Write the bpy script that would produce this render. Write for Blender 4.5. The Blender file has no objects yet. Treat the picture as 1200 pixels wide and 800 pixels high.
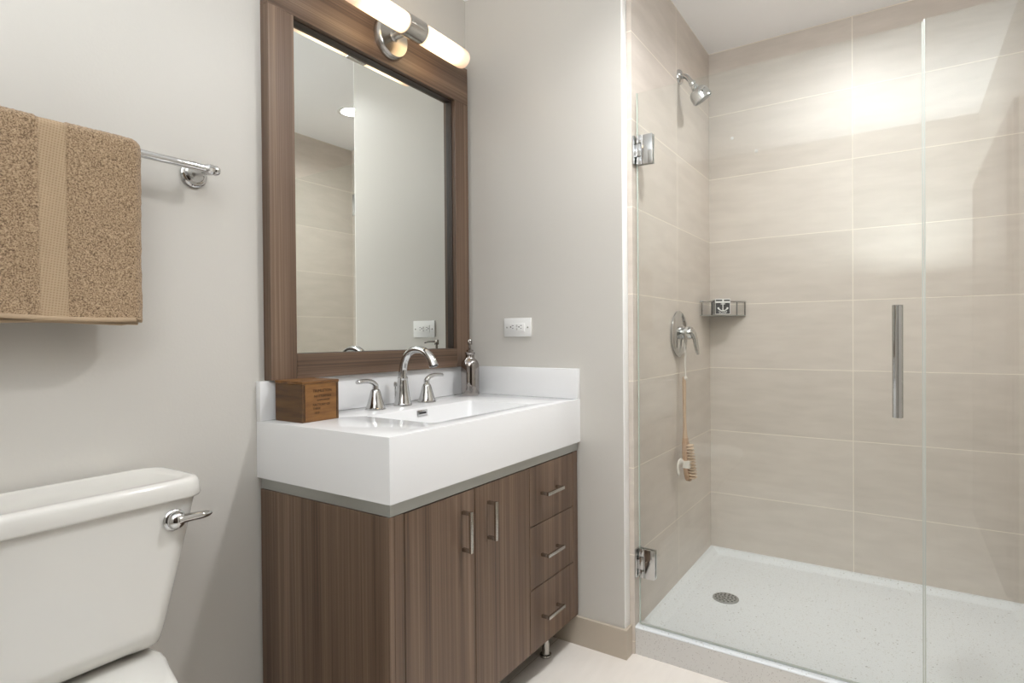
import bpy, bmesh, math, random
from mathutils import Vector, Matrix, noise
random.seed(4)
PI = math.pi
SC = bpy.context.scene
COL = SC.collection

# ------------------------------------------------------------------ camera
CAM = Vector((-1.89108623, -1.48011424, 1.11919781))
YAW, PITCH, ROLL, FPX = 0.588716212, -0.00877640107, -0.00808278031, 684.223383
F_ = Vector((math.cos(YAW) * math.cos(PITCH), math.sin(YAW) * math.cos(PITCH), math.sin(PITCH)))
R_ = Vector((math.sin(YAW), -math.cos(YAW), 0))
U_ = R_.cross(F_)
R2 = R_ * math.cos(ROLL) + U_ * math.sin(ROLL)
U2 = -R_ * math.sin(ROLL) + U_ * math.cos(ROLL)
cd = bpy.data.cameras.new('camera')
cd.sensor_width = 36.0
cd.lens = FPX * 36.0 / 1200.0
cd.clip_start = 0.02
camera = bpy.data.objects.new('camera', cd)
COL.objects.link(camera)
camera.matrix_world = Matrix(((R2.x, U2.x, -F_.x, CAM.x), (R2.y, U2.y, -F_.y, CAM.y),
                              (R2.z, U2.z, -F_.z, CAM.z), (0, 0, 0, 1)))
SC.camera = camera

# ------------------------------------------------------------------ world, lights, exposure
W = bpy.data.worlds.new('world')
SC.world = W
W.use_nodes = True
W.node_tree.nodes['Background'].inputs['Color'].default_value = (0.85, 0.93, 1.0, 1)
W.node_tree.nodes['Background'].inputs['Strength'].default_value = 0.6
VS = SC.view_settings
VS.view_transform = 'Standard'
VS.look = 'None'
VS.gamma = 1.0
VS.use_curve_mapping = False
VS.exposure = 0.89
SC.display_settings.display_device = 'sRGB'
cy = SC.cycles
cy.use_denoising = True
cy.max_bounces = 12
cy.diffuse_bounces = 6
cy.glossy_bounces = 6
cy.transmission_bounces = 8
cy.transparent_max_bounces = 16
cy.sample_clamp_indirect = 6.0
cy.caustics_reflective = False
cy.caustics_refractive = False

CAN_MAIN, CAN_SHOWER, SCONCE = 292.0, 114.0, 1.75
FILL, FILL_COLOR = 29.0, (0.92, 0.965, 1.0)


def area_light(name, loc, aim, sx, sy, watts, color):
    l = bpy.data.lights.new(name, 'AREA')
    l.shape = 'RECTANGLE'
    l.size, l.size_y, l.energy, l.color = sx, sy, watts, color
    o = bpy.data.objects.new(name, l)
    COL.objects.link(o)
    o.location = loc
    o.rotation_euler = (Vector(aim) - Vector(loc)).to_track_quat('-Z', 'Y').to_euler()
    return o


# added fill light, unseen behind the camera, bounced off the ceiling
area_light('added_bounce_fill', (-2.12, -1.55, 1.50), (-2.12, -1.5499, 2.486), 0.50, 0.50, FILL, FILL_COLOR)

# ------------------------------------------------------------------ materials


def nt(name):
    m = bpy.data.materials.new(name)
    m.use_nodes = True
    n = m.node_tree.nodes
    return m, n, m.node_tree.links, n['Principled BSDF']


def add(n, kind, **kw):
    nd = n.new(kind)
    for k, v in kw.items():
        setattr(nd, k, v)
    return nd


def plain(name, col, rough=0.5, metal=0.0, spec=0.5, coat=0.0, bump=0.0, bscale=200.0, aniso=0.0):
    m, n, l, p = nt(name)
    p.inputs['Base Color'].default_value = (*col, 1)
    p.inputs['Roughness'].default_value = rough
    p.inputs['Metallic'].default_value = metal
    p.inputs['Specular IOR Level'].default_value = spec
    p.inputs['Coat Weight'].default_value = coat
    p.inputs['Coat Roughness'].default_value = 0.05
    p.inputs['Anisotropic'].default_value = aniso
    if bump:
        tc = add(n, 'ShaderNodeTexCoord')
        nz = add(n, 'ShaderNodeTexNoise')
        nz.inputs['Scale'].default_value = bscale
        nz.inputs['Detail'].default_value = 3
        b = add(n, 'ShaderNodeBump')
        b.inputs['Strength'].default_value = bump
        b.inputs['Distance'].default_value = 0.002
        l.new(tc.outputs['Object'], nz.inputs['Vector'])
        l.new(nz.outputs['Fac'], b.inputs['Height'])
        l.new(b.outputs['Normal'], p.inputs['Normal'])
    return m


def ramp(n, stops):
    r = add(n, 'ShaderNodeValToRGB')
    e = r.color_ramp.elements
    while len(e) < len(stops):
        e.new(0.5)
    for el, (pos, c) in zip(e, stops):
        el.position = pos
        el.color = (*c, 1) if len(c) == 3 else c
    return r


def wood(name, axis, cols, fine=260.0, along=1.3, rough=0.42, broad=9.0):
    """laminate with thin straight grain lines running along one axis"""
    m, n, l, p = nt(name)
    tc = add(n, 'ShaderNodeTexCoord')
    mp = add(n, 'ShaderNodeMapping')
    sc = [fine, fine, fine]
    sc['xyz'.index(axis)] = along
    mp.inputs['Scale'].default_value = sc
    l.new(tc.outputs['Object'], mp.inputs['Vector'])
    a = add(n, 'ShaderNodeTexNoise')
    a.inputs['Scale'].default_value = 1.0
    a.inputs['Detail'].default_value = 4.0
    a.inputs['Roughness'].default_value = 0.6
    l.new(mp.outputs['Vector'], a.inputs['Vector'])
    mp2 = add(n, 'ShaderNodeMapping')
    sc2 = [broad * 3, broad * 3, broad * 3]
    sc2['xyz'.index(axis)] = 0.35
    mp2.inputs['Scale'].default_value = sc2
    l.new(tc.outputs['Object'], mp2.inputs['Vector'])
    b = add(n, 'ShaderNodeTexNoise')
    b.inputs['Scale'].default_value = 1.0
    b.inputs['Detail'].default_value = 2.0
    l.new(mp2.outputs['Vector'], b.inputs['Vector'])
    mx = add(n, 'ShaderNodeMath', operation='MULTIPLY_ADD')
    mx.inputs[1].default_value = 0.45
    l.new(b.outputs['Fac'], mx.inputs[0])
    sb = add(n, 'ShaderNodeMath', operation='MULTIPLY')
    sb.inputs[1].default_value = 0.55
    l.new(a.outputs['Fac'], sb.inputs[0])
    l.new(sb.outputs[0], mx.inputs[2])
    r = ramp(n, [(0.30, cols[0]), (0.44, cols[1]), (0.56, cols[2]), (0.70, cols[3])])
    l.new(mx.outputs[0], r.inputs['Fac'])
    l.new(r.outputs['Color'], p.inputs['Base Color'])
    bp = add(n, 'ShaderNodeBump')
    bp.inputs['Strength'].default_value = 0.25
    bp.inputs['Distance'].default_value = 0.0008
    l.new(a.outputs['Fac'], bp.inputs['Height'])
    l.new(bp.outputs['Normal'], p.inputs['Normal'])
    p.inputs['Roughness'].default_value = rough
    return m


def tile(name, uaxis, u0, z0, tu=0.610, tv=0.305, g=0.0017, cols=None, grout=(0.80, 0.74, 0.65), rough=0.48, vaxis='z'):
    """large stacked tiles with thin grout, cloudy streaked colour"""
    m, n, l, p = nt(name)
    tc = add(n, 'ShaderNodeTexCoord')
    sp = add(n, 'ShaderNodeSeparateXYZ')
    l.new(tc.outputs['Object'], sp.inputs['Vector'])

    def mth(op, a, b=None, c=None):
        nd = add(n, 'ShaderNodeMath', operation=op)
        for i, v in enumerate((a, b, c)):
            if v is None:
                continue
            if isinstance(v, (int, float)):
                nd.inputs[i].default_value = v
            else:
                l.new(v, nd.inputs[i])
        return nd.outputs[0]

    def line(ax, o, t):
        s = mth('DIVIDE', mth('SUBTRACT', sp.outputs[ax.upper()], o), t)
        cell = mth('ROUND', s)
        d = mth('MULTIPLY', mth('ABSOLUTE', mth('SUBTRACT', s, cell)), t)
        mask = mth('SUBTRACT', 1.0, mth('MINIMUM', mth('DIVIDE', d, g * 1.25), 1.0))
        return mask, mth('FLOOR', s)
    mu, cu = line(uaxis, u0, tu)
    mv, cv = line(vaxis, z0, tv)
    mk = mth('MINIMUM', mth('MULTIPLY', mth('MAXIMUM', mu, mv), 3.0), 1.0)
    wn = add(n, 'ShaderNodeTexWhiteNoise', noise_dimensions='2D')
    cb = add(n, 'ShaderNodeCombineXYZ')
    l.new(cu, cb.inputs[0])
    l.new(cv, cb.inputs[1])
    l.new(cb.outputs[0], wn.inputs['Vector'])
    mp = add(n, 'ShaderNodeMapping')
    sc = [3.0, 3.0, 3.0]
    sc['xyz'.index(vaxis)] = 14.0
    mp.inputs['Scale'].default_value = sc
    l.new(tc.outputs['Object'], mp.inputs['Vector'])
    nz = add(n, 'ShaderNodeTexNoise')
    nz.inputs['Scale'].default_value = 1.6
    nz.inputs['Detail'].default_value = 6
    nz.inputs['Roughness'].default_value = 0.62
    l.new(mp.outputs['Vector'], nz.inputs['Vector'])
    f = mth('ADD', mth('MULTIPLY', nz.outputs['Fac'], 0.8), mth('MULTIPLY', wn.outputs['Value'], 0.2))
    cols = cols or [(0.570, 0.515, 0.458), (0.620, 0.562, 0.503), (0.668, 0.609, 0.547)]
    r = ramp(n, [(0.30, cols[0]), (0.5, cols[1]), (0.70, cols[2])])
    l.new(f, r.inputs['Fac'])
    mx = add(n, 'ShaderNodeMix', data_type='RGBA')
    l.new(mk, mx.inputs['Factor'])
    l.new(r.outputs['Color'], mx.inputs[6])
    mx.inputs[7].default_value = (*grout, 1)
    l.new(mx.outputs[2], p.inputs['Base Color'])
    ro = mth('MULTIPLY_ADD', mk, 0.5, rough)
    l.new(ro, p.inputs['Roughness'])
    b = add(n, 'ShaderNodeBump', invert=True)
    b.inputs['Strength'].default_value = 0.5
    b.inputs['Distance'].default_value = 0.0012
    l.new(mk, b.inputs['Height'])
    l.new(b.outputs['Normal'], p.inputs['Normal'])
    return m


def speckle(name, base, specks, rough=0.35):
    """solid surface with scattered fine grey chips"""
    m, n, l, p = nt(name)
    tc = add(n, 'ShaderNodeTexCoord')
    prev = None
    for sc, th, col in specks:
        v = add(n, 'ShaderNodeTexVoronoi', feature='F1')
        v.inputs['Scale'].default_value = sc
        v.inputs['Randomness'].default_value = 1.0
        l.new(tc.outputs['Object'], v.inputs['Vector'])
        sepc = add(n, 'ShaderNodeSeparateColor')
        l.new(v.outputs['Color'], sepc.inputs['Color'])
        a = add(n, 'ShaderNodeMath', operation='LESS_THAN')
        l.new(v.outputs['Distance'], a.inputs[0])
        mlt = add(n, 'ShaderNodeMath', operation='MULTIPLY')
        l.new(sepc.outputs[0], mlt.inputs[0])
        mlt.inputs[1].default_value = th
        l.new(mlt.outputs[0], a.inputs[1])
        pick = add(n, 'ShaderNodeMath', operation='GREATER_THAN')
        l.new(sepc.outputs[1], pick.inputs[0])
        pick.inputs[1].default_value = 0.55
        both = add(n, 'ShaderNodeMath', operation='MULTIPLY')
        l.new(a.outputs[0], both.inputs[0])
        l.new(pick.outputs[0], both.inputs[1])
        mx = add(n, 'ShaderNodeMix', data_type='RGBA')
        l.new(both.outputs[0], mx.inputs['Factor'])
        if prev is None:
            mx.inputs[6].default_value = (*base, 1)
        else:
            l.new(prev, mx.inputs[6])
        mx.inputs[7].default_value = (*col, 1)
        prev = mx.outputs[2]
    l.new(prev, p.inputs['Base Color'])
    p.inputs['Roughness'].default_value = rough
    return m


def glass(name, tint):
    """clear sheet glass: see-through with a fresnel sheen on each face"""
    m, n, l, p = nt(name)
    n.remove(p)
    out = n['Material Output']
    t = add(n, 'ShaderNodeBsdfTransparent')
    t.inputs['Color'].default_value = (*tint, 1)
    g = add(n, 'ShaderNodeBsdfGlossy')
    g.inputs['Roughness'].default_value = 0.0
    g.inputs['Color'].default_value = (0.95, 1, 0.97, 1)
    geo = add(n, 'ShaderNodeNewGeometry')
    dt = add(n, 'ShaderNodeVectorMath', operation='DOT_PRODUCT')
    l.new(geo.outputs['Incoming'], dt.inputs[0])
    l.new(geo.outputs['Normal'], dt.inputs[1])

    def mth(op, a, b_):
        nd = add(n, 'ShaderNodeMath', operation=op)
        for i, v in enumerate((a, b_)):
            if isinstance(v, (int, float)):
                nd.inputs[i].default_value = v
            elif v is not None:
                l.new(v, nd.inputs[i])
        return nd
    c1 = mth('SUBTRACT', 1.0, mth('ABSOLUTE', dt.outputs['Value'], None).outputs[0])
    fr = mth('ADD', 0.038, mth('MULTIPLY', 0.962, mth('POWER', c1.outputs[0], 5.0).outputs[0]).outputs[0])
    mx = add(n, 'ShaderNodeMixShader')
    l.new(fr.outputs[0], mx.inputs[0])
    l.new(t.outputs[0], mx.inputs[1])
    l.new(g.outputs[0], mx.inputs[2])
    l.new(mx.outputs[0], out.inputs['Surface'])
    return m


def emit(name, col, strength):
    m, n, l, p = nt(name)
    p.inputs['Base Color'].default_value = (0.9, 0.88, 0.84, 1)
    p.inputs['Roughness'].default_value = 0.4
    p.inputs['Emission Color'].default_value = (*col, 1)
    p.inputs['Emission Strength'].default_value = strength
    return m


def tube_glow(name, bulb, strength):
    """frosted tube that glows most where its bulb sits"""
    m, n, l, p = nt(name)
    tc = add(n, 'ShaderNodeTexCoord')
    sp = add(n, 'ShaderNodeSeparateXYZ')
    l.new(tc.outputs['Object'], sp.inputs['Vector'])
    s = add(n, 'ShaderNodeMath', operation='SUBTRACT')
    l.new(sp.outputs['X'], s.inputs[0])
    s.inputs[1].default_value = bulb
    a = add(n, 'ShaderNodeMath', operation='ABSOLUTE')
    l.new(s.outputs[0], a.inputs[0])
    d = add(n, 'ShaderNodeMath', operation='DIVIDE')
    l.new(a.outputs[0], d.inputs[0])
    d.inputs[1].default_value = 0.14
    r = ramp(n, [(0.0, (1.0, 0.76, 0.46)), (0.4, (0.95, 0.66, 0.36)), (0.75, (0.24, 0.145, 0.075)), (1.0, (0.10, 0.056, 0.028))])
    l.new(d.outputs[0], r.inputs['Fac'])
    l.new(r.outputs['Color'], p.inputs['Emission Color'])
    p.inputs['Emission Strength'].default_value = strength
    p.inputs['Base Color'].default_value = (0.85, 0.80, 0.74, 1)
    p.inputs['Roughness'].default_value = 0.25
    return m


def terry(name, c0, c1, c2, scale):
    m, n, l, p = nt(name)
    tc = add(n, 'ShaderNodeTexCoord')
    nz = add(n, 'ShaderNodeTexNoise')
    nz.inputs['Scale'].default_value = scale
    nz.inputs['Detail'].default_value = 3
    nz.inputs['Roughness'].default_value = 0.7
    l.new(tc.outputs['Object'], nz.inputs['Vector'])
    r = ramp(n, [(0.34, c0), (0.5, c1), (0.66, c2)])
    l.new(nz.outputs['Fac'], r.inputs['Fac'])
    l.new(r.outputs['Color'], p.inputs['Base Color'])
    b = add(n, 'ShaderNodeBump')
    b.inputs['Strength'].default_value = 0.9
    b.inputs['Distance'].default_value = 0.003
    l.new(nz.outputs['Fac'], b.inputs['Height'])
    l.new(b.outputs['Normal'], p.inputs['Normal'])
    p.inputs['Roughness'].default_value = 0.95
    p.inputs['Sheen Weight'].default_value = 0.15
    return m


def weave(name, c0, c1, pitch):
    """flat woven border with a small diagonal cell pattern"""
    m, n, l, p = nt(name)
    tc = add(n, 'ShaderNodeTexCoord')
    mp = add(n, 'ShaderNodeMapping')
    mp.inputs['Rotation'].default_value = (0, math.radians(38), 0)
    l.new(tc.outputs['Object'], mp.inputs['Vector'])
    sp = add(n, 'ShaderNodeSeparateXYZ')
    l.new(mp.outputs['Vector'], sp.inputs['Vector'])
    outs = []
    for ax in ('X', 'Z'):
        k = add(n, 'ShaderNodeMath', operation='MULTIPLY')
        l.new(sp.outputs[ax], k.inputs[0])
        k.inputs[1].default_value = 2 * PI / pitch
        s = add(n, 'ShaderNodeMath', operation='SINE')
        l.new(k.outputs[0], s.inputs[0])
        outs.append(s.outputs[0])
    mu = add(n, 'ShaderNodeMath', operation='MULTIPLY')
    l.new(outs[0], mu.inputs[0])
    l.new(outs[1], mu.inputs[1])
    r = ramp(n, [(0.0, c0), (0.55, c1)])
    md = add(n, 'ShaderNodeMath', operation='MULTIPLY_ADD')
    l.new(mu.outputs[0], md.inputs[0])
    md.inputs[1].default_value = 0.5
    md.inputs[2].default_value = 0.5
    l.new(md.outputs[0], r.inputs['Fac'])
    l.new(r.outputs['Color'], p.inputs['Base Color'])
    b = add(n, 'ShaderNodeBump')
    b.inputs['Strength'].default_value = 0.6
    b.inputs['Distance'].default_value = 0.0015
    l.new(md.outputs[0], b.inputs['Height'])
    l.new(b.outputs['Normal'], p.inputs['Normal'])
    p.inputs['Roughness'].default_value = 0.9
    return m


PAINT = plain('wall_paint', (0.595, 0.572, 0.533), 0.36, spec=0.35, bump=0.12, bscale=140)
CEIL = plain('ceiling_paint', (0.90, 0.91, 0.92), 0.7)
TRIMW = plain('white_corner_paint', (0.92, 0.915, 0.90), 0.35)
TILE_SIDE = tile('shower_tile_side', 'x', 0.5318, 0.349)
TILE_BACK = tile('shower_tile_back', 'y', -1.3046, 0.349)
TILE_END = tile('shower_tile_end', 'x', 0.4186, 0.349)
BASE_T = plain('baseboard_tile', (0.50, 0.435, 0.355), 0.35)
FLOOR_T = tile('floor_tile', 'x', 0.055, -0.42, 0.61, 0.61, 0.0018, [(0.77, 0.72, 0.665), (0.80, 0.75, 0.695), (0.83, 0.78, 0.725)],
               grout=(0.58, 0.53, 0.47), rough=0.34, vaxis='y')
PAN = speckle('shower_pan_surface', (0.74, 0.765, 0.785), [(170, 0.42, (0.56, 0.56, 0.54)), (75, 0.20, (0.30, 0.29, 0.27))], 0.38)
CURB = speckle('curb_surface', (0.66, 0.65, 0.63), [(230, 0.40, (0.50, 0.48, 0.46)), (110, 0.24, (0.30, 0.28, 0.26))], 0.45)
SINKW = plain('white_solid_surface', (0.77, 0.77, 0.775), 0.12, spec=0.5)
PORC = plain('white_porcelain', (0.72, 0.705, 0.67), 0.10, coat=0.3)
CHROME = plain('chrome', (0.57, 0.57, 0.565), 0.06, 1.0)
NICKEL = plain('brushed_nickel', (0.50, 0.48, 0.45), 0.24, 1.0)
PEWTER = plain('mirrored_glass_bottle', (0.36, 0.335, 0.32), 0.05, 1.0)
STEEL = plain('brushed_steel_strip', (0.50, 0.51, 0.49), 0.38, 1.0)
DARK = plain('dark_gap', (0.02, 0.018, 0.016), 0.6)
RUBBER = plain('black_rubber', (0.025, 0.025, 0.025), 0.6)
WCOL = [(0.042, 0.023, 0.013), (0.108, 0.066, 0.042), (0.158, 0.101, 0.067), (0.260, 0.180, 0.127)]
WOOD_Z = wood('walnut_laminate_upright', 'z', WCOL)
WOOD_X = wood('walnut_laminate_level', 'x', WCOL)
BOXW = wood('stained_box_wood', 'x', [(0.050, 0.018, 0.004), (0.135, 0.056, 0.012), (0.205, 0.092, 0.022), (0.27, 0.135, 0.042)], fine=60, along=9, rough=0.5, broad=8)
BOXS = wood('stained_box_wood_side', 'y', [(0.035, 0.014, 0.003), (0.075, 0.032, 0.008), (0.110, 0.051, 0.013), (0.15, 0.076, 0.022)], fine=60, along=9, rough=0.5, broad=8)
INK = plain('burnt_lettering', (0.028, 0.010, 0.004), 0.8)
MIRROR = plain('mirror_silver', (0.86, 0.885, 0.86), 0.0, 1.0)
GLASS = glass('clear_glass', (0.972, 0.978, 0.970))
EDGE = plain('glass_edge', (0.56, 0.64, 0.58), 0.15, spec=0.6)
SEAL = plain('clear_vinyl_seal', (0.50, 0.53, 0.49), 0.3)
TERRY = terry('tan_terry', (0.105, 0.060, 0.028), (0.365, 0.25, 0.15), (0.58, 0.43, 0.28), 340)
WEAVE = weave('tan_flat_weave', (0.30, 0.20, 0.115), (0.44, 0.325, 0.21), 0.0072)
HEM = plain('tan_hem', (0.44, 0.325, 0.215), 0.9, bump=0.4, bscale=500)
WHITEP = plain('white_plastic', (0.82, 0.815, 0.80), 0.3)
BRUSHW = plain('pale_beech', (0.56, 0.41, 0.29), 0.55)
BRUSHH = plain('darker_beech', (0.42, 0.27, 0.17), 0.6)
BRIST = plain('boar_bristle', (0.55, 0.42, 0.30), 0.8)
CORD = plain('white_cord', (0.78, 0.74, 0.68), 0.8)
INKB = plain('black_card', (0.03, 0.03, 0.032), 0.5)
CARDG = plain('grey_card', (0.30, 0.30, 0.30), 0.5)
CARDW = plain('white_card', (0.80, 0.80, 0.78), 0.5)
CANLENS = emit('downlight_lens', (1.0, 0.90, 0.76), 1.0)
GRATE = plain('grate_metal', (0.36, 0.36, 0.35), 0.45, 0.6)

# ------------------------------------------------------------------ mesh helpers


class MB:
    def __init__(s):
        s.bm = bmesh.new()

    def box(s, x0, x1, y0, y1, z0, z1, bev=0.0, seg=2):
        t = bmesh.new()
        vs = [t.verts.new((x, y, z)) for x in (x0, x1) for y in (y0, y1) for z in (z0, z1)]
        for f in ((0, 1, 3, 2), (4, 6, 7, 5), (0, 4, 5, 1), (2, 3, 7, 6), (0, 2, 6, 4), (1, 5, 7, 3)):
            t.faces.new([vs[i] for i in f])
        bmesh.ops.recalc_face_normals(t, faces=t.faces)
        if bev:
            bmesh.ops.bevel(t, geom=list(t.edges), offset=bev, segments=seg, profile=0.5, affect='EDGES')
        s.merge(t)
        return s

    def merge(s, t, M=None):
        if M is not None:
            t.transform(M)
        me = bpy.data.meshes.new('tmp')
        t.to_mesh(me)
        t.free()
        s.bm.from_mesh(me)
        bpy.data.meshes.remove(me)

    def loops(s, rings, cap0=True, cap1=True, closed=False):
        vv = [[s.bm.verts.new(p) for p in r] for r in rings]
        k = len(vv[0])
        pairs = list(zip(vv[:-1], vv[1:])) + ([(vv[-1], vv[0])] if closed else [])
        for a, b in pairs:
            for i in range(k):
                j = (i + 1) % k
                s.bm.faces.new((a[i], a[j], b[j], b[i]))
        if cap0 and not closed:
            s.bm.faces.new(vv[0][::-1])
        if cap1 and not closed:
            s.bm.faces.new(vv[-1])
        return s

    def lathe(s, prof, base, axis=(0, 0, 1), n=32, cap0=True, cap1=True):
        """prof = [(radius, height)] turned about axis from base"""
        q = Vector(axis).normalized().to_track_quat('Z', 'Y').to_matrix()
        b = Vector(base)
        rings = []
        for r, h in prof:
            r = max(r, 1e-5)
            rings.append([b + q @ Vector((r * math.cos(2 * PI * i / n), r * math.sin(2 * PI * i / n), h)) for i in range(n)])
        return s.loops(rings, cap0, cap1)

    def tube(s, pts, rad, n=14, flat=1.0, up=(0, 0, 1)):
        """sweep a circle (squashed by flat across 'up') along pts; rad is a number or one per point"""
        pts = [Vector(p) for p in pts]
        rs = rad if isinstance(rad, (list, tuple)) else [rad] * len(pts)
        rings = []
        ref = Vector(up)
        for i, p in enumerate(pts):
            t = (pts[min(i + 1, len(pts) - 1)] - pts[max(i - 1, 0)]).normalized()
            side = t.cross(ref)
            if side.length < 1e-3:
                side = t.cross(Vector((1, 0, 0)))
            side.normalize()
            u = side.cross(t).normalized()
            rings.append([p + side * (rs[i] * math.cos(2 * PI * k / n)) + u * (rs[i] * flat * math.sin(2 * PI * k / n)) for k in range(n)])
        return s.loops(rings)

    def sphere(s, c, r, n=20, scale=(1, 1, 1)):
        t = bmesh.new()
        bmesh.ops.create_uvsphere(t, u_segments=n, v_segments=max(8, n // 2), radius=r)
        s.merge(t, Matrix.Translation(c) @ Matrix.Diagonal((*scale, 1)))
        return s

    def build(s, name, mat, parent=None, angle=35):
        bm = s.bm
        bmesh.ops.recalc_face_normals(bm, faces=bm.faces)
        off = Vector((0, 0, 0))
        q = parent
        while q is not None:
            off += q.location
            q = q.parent
        if off.length:
            bmesh.ops.translate(bm, verts=bm.verts, vec=-off)
        me = bpy.data.meshes.new(name)
        bm.to_mesh(me)
        bm.free()
        for p in me.polygons:
            p.use_smooth = True
        me.set_sharp_from_angle(angle=math.radians(angle))
        for mm in (mat if isinstance(mat, (list, tuple)) else [mat]):
            me.materials.append(mm)
        o = bpy.data.objects.new(name, me)
        COL.objects.link(o)
        o.parent = parent
        return o


def tag(o, label, cat, group=None):
    o['label'] = label
    o['category'] = cat
    if group:
        o['group'] = group
    return o


def thing(name, loc, label, cat, group=None):
    o = bpy.data.objects.new(name, None)
    COL.objects.link(o)
    o.location = loc
    o.empty_display_size = 0.05
    return tag(o, label, cat, group)


def struct(o):
    o['kind'] = 'structure'
    return o


def rrect(x0, x1, y0, y1, r, z, k=6):
    pts = []
    for cx, cy_, a0 in ((x1 - r, y1 - r, 0), (x0 + r, y1 - r, 90), (x0 + r, y0 + r, 180), (x1 - r, y0 + r, 270)):
        for i in range(k + 1):
            a = math.radians(a0 + 90 * i / k)
            pts.append((cx + r * math.cos(a), cy_ + r * math.sin(a), z))
    return pts


def bez(p0, p1, p2, p3, n=12):
    p0, p1, p2, p3 = map(Vector, (p0, p1, p2, p3))
    return [p0 * (1 - t) ** 3 + p1 * 3 * t * (1 - t) ** 2 + p2 * 3 * t * t * (1 - t) + p3 * t ** 3 for t in [i / n for i in range(n + 1)]]


def copy_part(o, parent, delta):
    c = o.copy()
    COL.objects.link(c)
    c.parent = parent
    c.location = o.location + Vector(delta)
    for ch in list(o.children):
        copy_part(ch, c, (0, 0, 0))
    return c


# ------------------------------------------------------------------ the room
H = 2.486          # ceiling height
YE = -0.6985       # face of the shower's side wall
XS = 1.0286        # face of the shower's back wall
YF = -1.88         # shower end wall and the wall behind the camera
XL = -2.62         # wall behind the camera's left shoulder

struct(MB().box(XL - 0.1, 1.2, YF - 0.12, 0.12, -0.08, 0.0).build('floor', FLOOR_T))
CANS = [(0.53, -1.30, 0.065), (-0.38, -1.20, 0.075)]   # recessed lights cut into the ceiling: x, y, radius
b = MB()
for pts in [[(XL - 0.1, YF - 0.12), (1.2, YF - 0.12), (1.2, 0.12), (XL - 0.1, 0.12)]] + [[(x + (r + 0.001) * math.cos(2 * PI * i / 40), y + (r + 0.001) * math.sin(2 * PI * i / 40)) for i in range(40)] for x, y, r in CANS]:
    vs = [b.bm.verts.new((px, py, H)) for px, py in pts]
    for i in range(len(vs)):
        b.bm.edges.new((vs[i], vs[(i + 1) % len(vs)]))
bmesh.ops.triangle_fill(b.bm, use_beauty=True, use_dissolve=False, edges=list(b.bm.edges))
struct(b.build('ceiling', CEIL))
struct(MB().box(XL - 0.1, 0.0, 0.0, 0.12, 0, H).build('wall_back', PAINT))
struct(MB().box(0.0, 1.15, -0.678, 0.12, 0, H, 0.0).build('wall_partition', PAINT))
# painted corner bead on the partition's end, beside the tile
struct(MB().box(0.0003, 0.0405, -0.6815, -0.6745, 0.1025, H - 0.001, 0.0008).build('trim_corner', TRIMW))
struct(MB().box(0.041, XS, YE, -0.678, 0.0, H).build('wall_shower_side', TILE_SIDE))
struct(MB().box(XS, 1.15, YF - 0.12, -0.678, 0.0, H).build('wall_shower_back', TILE_BACK))
struct(MB().box(0.02, XS, YF - 0.12, YF, 0.0, H).build('wall_shower_end', TILE_END))
struct(MB().box(XL - 0.1, 0.02, YF - 0.12, YF, 0, H).build('wall_front', PAINT))
struct(MB().box(XL - 0.1, XL, YF, 0.0, 0, H).build('wall_left', PAINT))
# dark closet doors added behind the camera for chrome and glass to reflect
ADDED_DOOR = plain('added_dark_door', (0.040, 0.026, 0.018), 0.35)
for i_, (xa, xb, kx) in enumerate(((-2.57, -1.865, -1.90), (-1.86, -1.155, -1.825))):
    dr_ = struct(MB().box(xa, xb, YF + 0.0005, YF + 0.035, 0.004, 2.03, 0.003).build('added_door_%d' % (i_ + 1), ADDED_DOOR))
    MB().lathe([(0.016, 0.0), (0.016, 0.003), (0.007, 0.006), (0.007, 0.020), (0.015, 0.026), (0.014, 0.034), (0.0, 0.037)], (kx, YF + 0.0352, 1.0), (0, 1, 0), 24).build('added_door_knob', NICKEL, dr_)
struct(MB().box(-2.615, -2.573, YF + 0.0005, YF + 0.018, 0.0, 2.08, 0.003).box(-1.152, -1.11, YF + 0.0005, YF + 0.018, 0.0, 2.08, 0.003).box(-2.573, -1.152, YF + 0.0005, YF + 0.018, 2.034, 2.08, 0.003).build('added_door_trim', ADDED_DOOR))
L_ = lambda z, e: [(-0.0119 + e, -0.0005, z), (-0.0119 + e, -0.690 + e, z), (0.040, -0.690 + e, z), (0.040, -0.6785, z), (-0.0003, -0.6785, z), (-0.0003, -0.0005, z)]
struct(MB().loops([L_(0.0, 0.0), L_(0.1008, 0.0), L_(0.102, 0.0012)]).build('baseboard_partition', BASE_T))
struct(MB().box(XL, -0.012, -0.012, 0.0, 0, 0.102, 0.0012).build('baseboard_back', BASE_T))

# ------------------------------------------------------------------ shower pan with its curb
pan = thing('shower_pan', (0.55, -1.29, 0), 'white speckled shower pan with a raised grey curb along the glass', 'shower pan')
DRX, DRY = 0.527, -0.889


def sm(t):
    t = max(0.0, min(1.0, t))
    return t * t * (3 - 2 * t)


def pan_h(x, y):
    d = min(XS - x, YE - y, y - YF)
    low = 0.058 + 0.010 * sm(math.hypot(x - DRX, y - DRY) / 0.8)
    h = low + (0.0855 - low) * (1 - sm((d - 0.012) / 0.045))
    c = 0.097 + (0 if x > 0.05 else -0.006 * ((0.05 - x) / 0.005) ** 2)
    k = sm((x - 0.088) / 0.035)
    return max(h * k + c * (1 - k), h)


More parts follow.
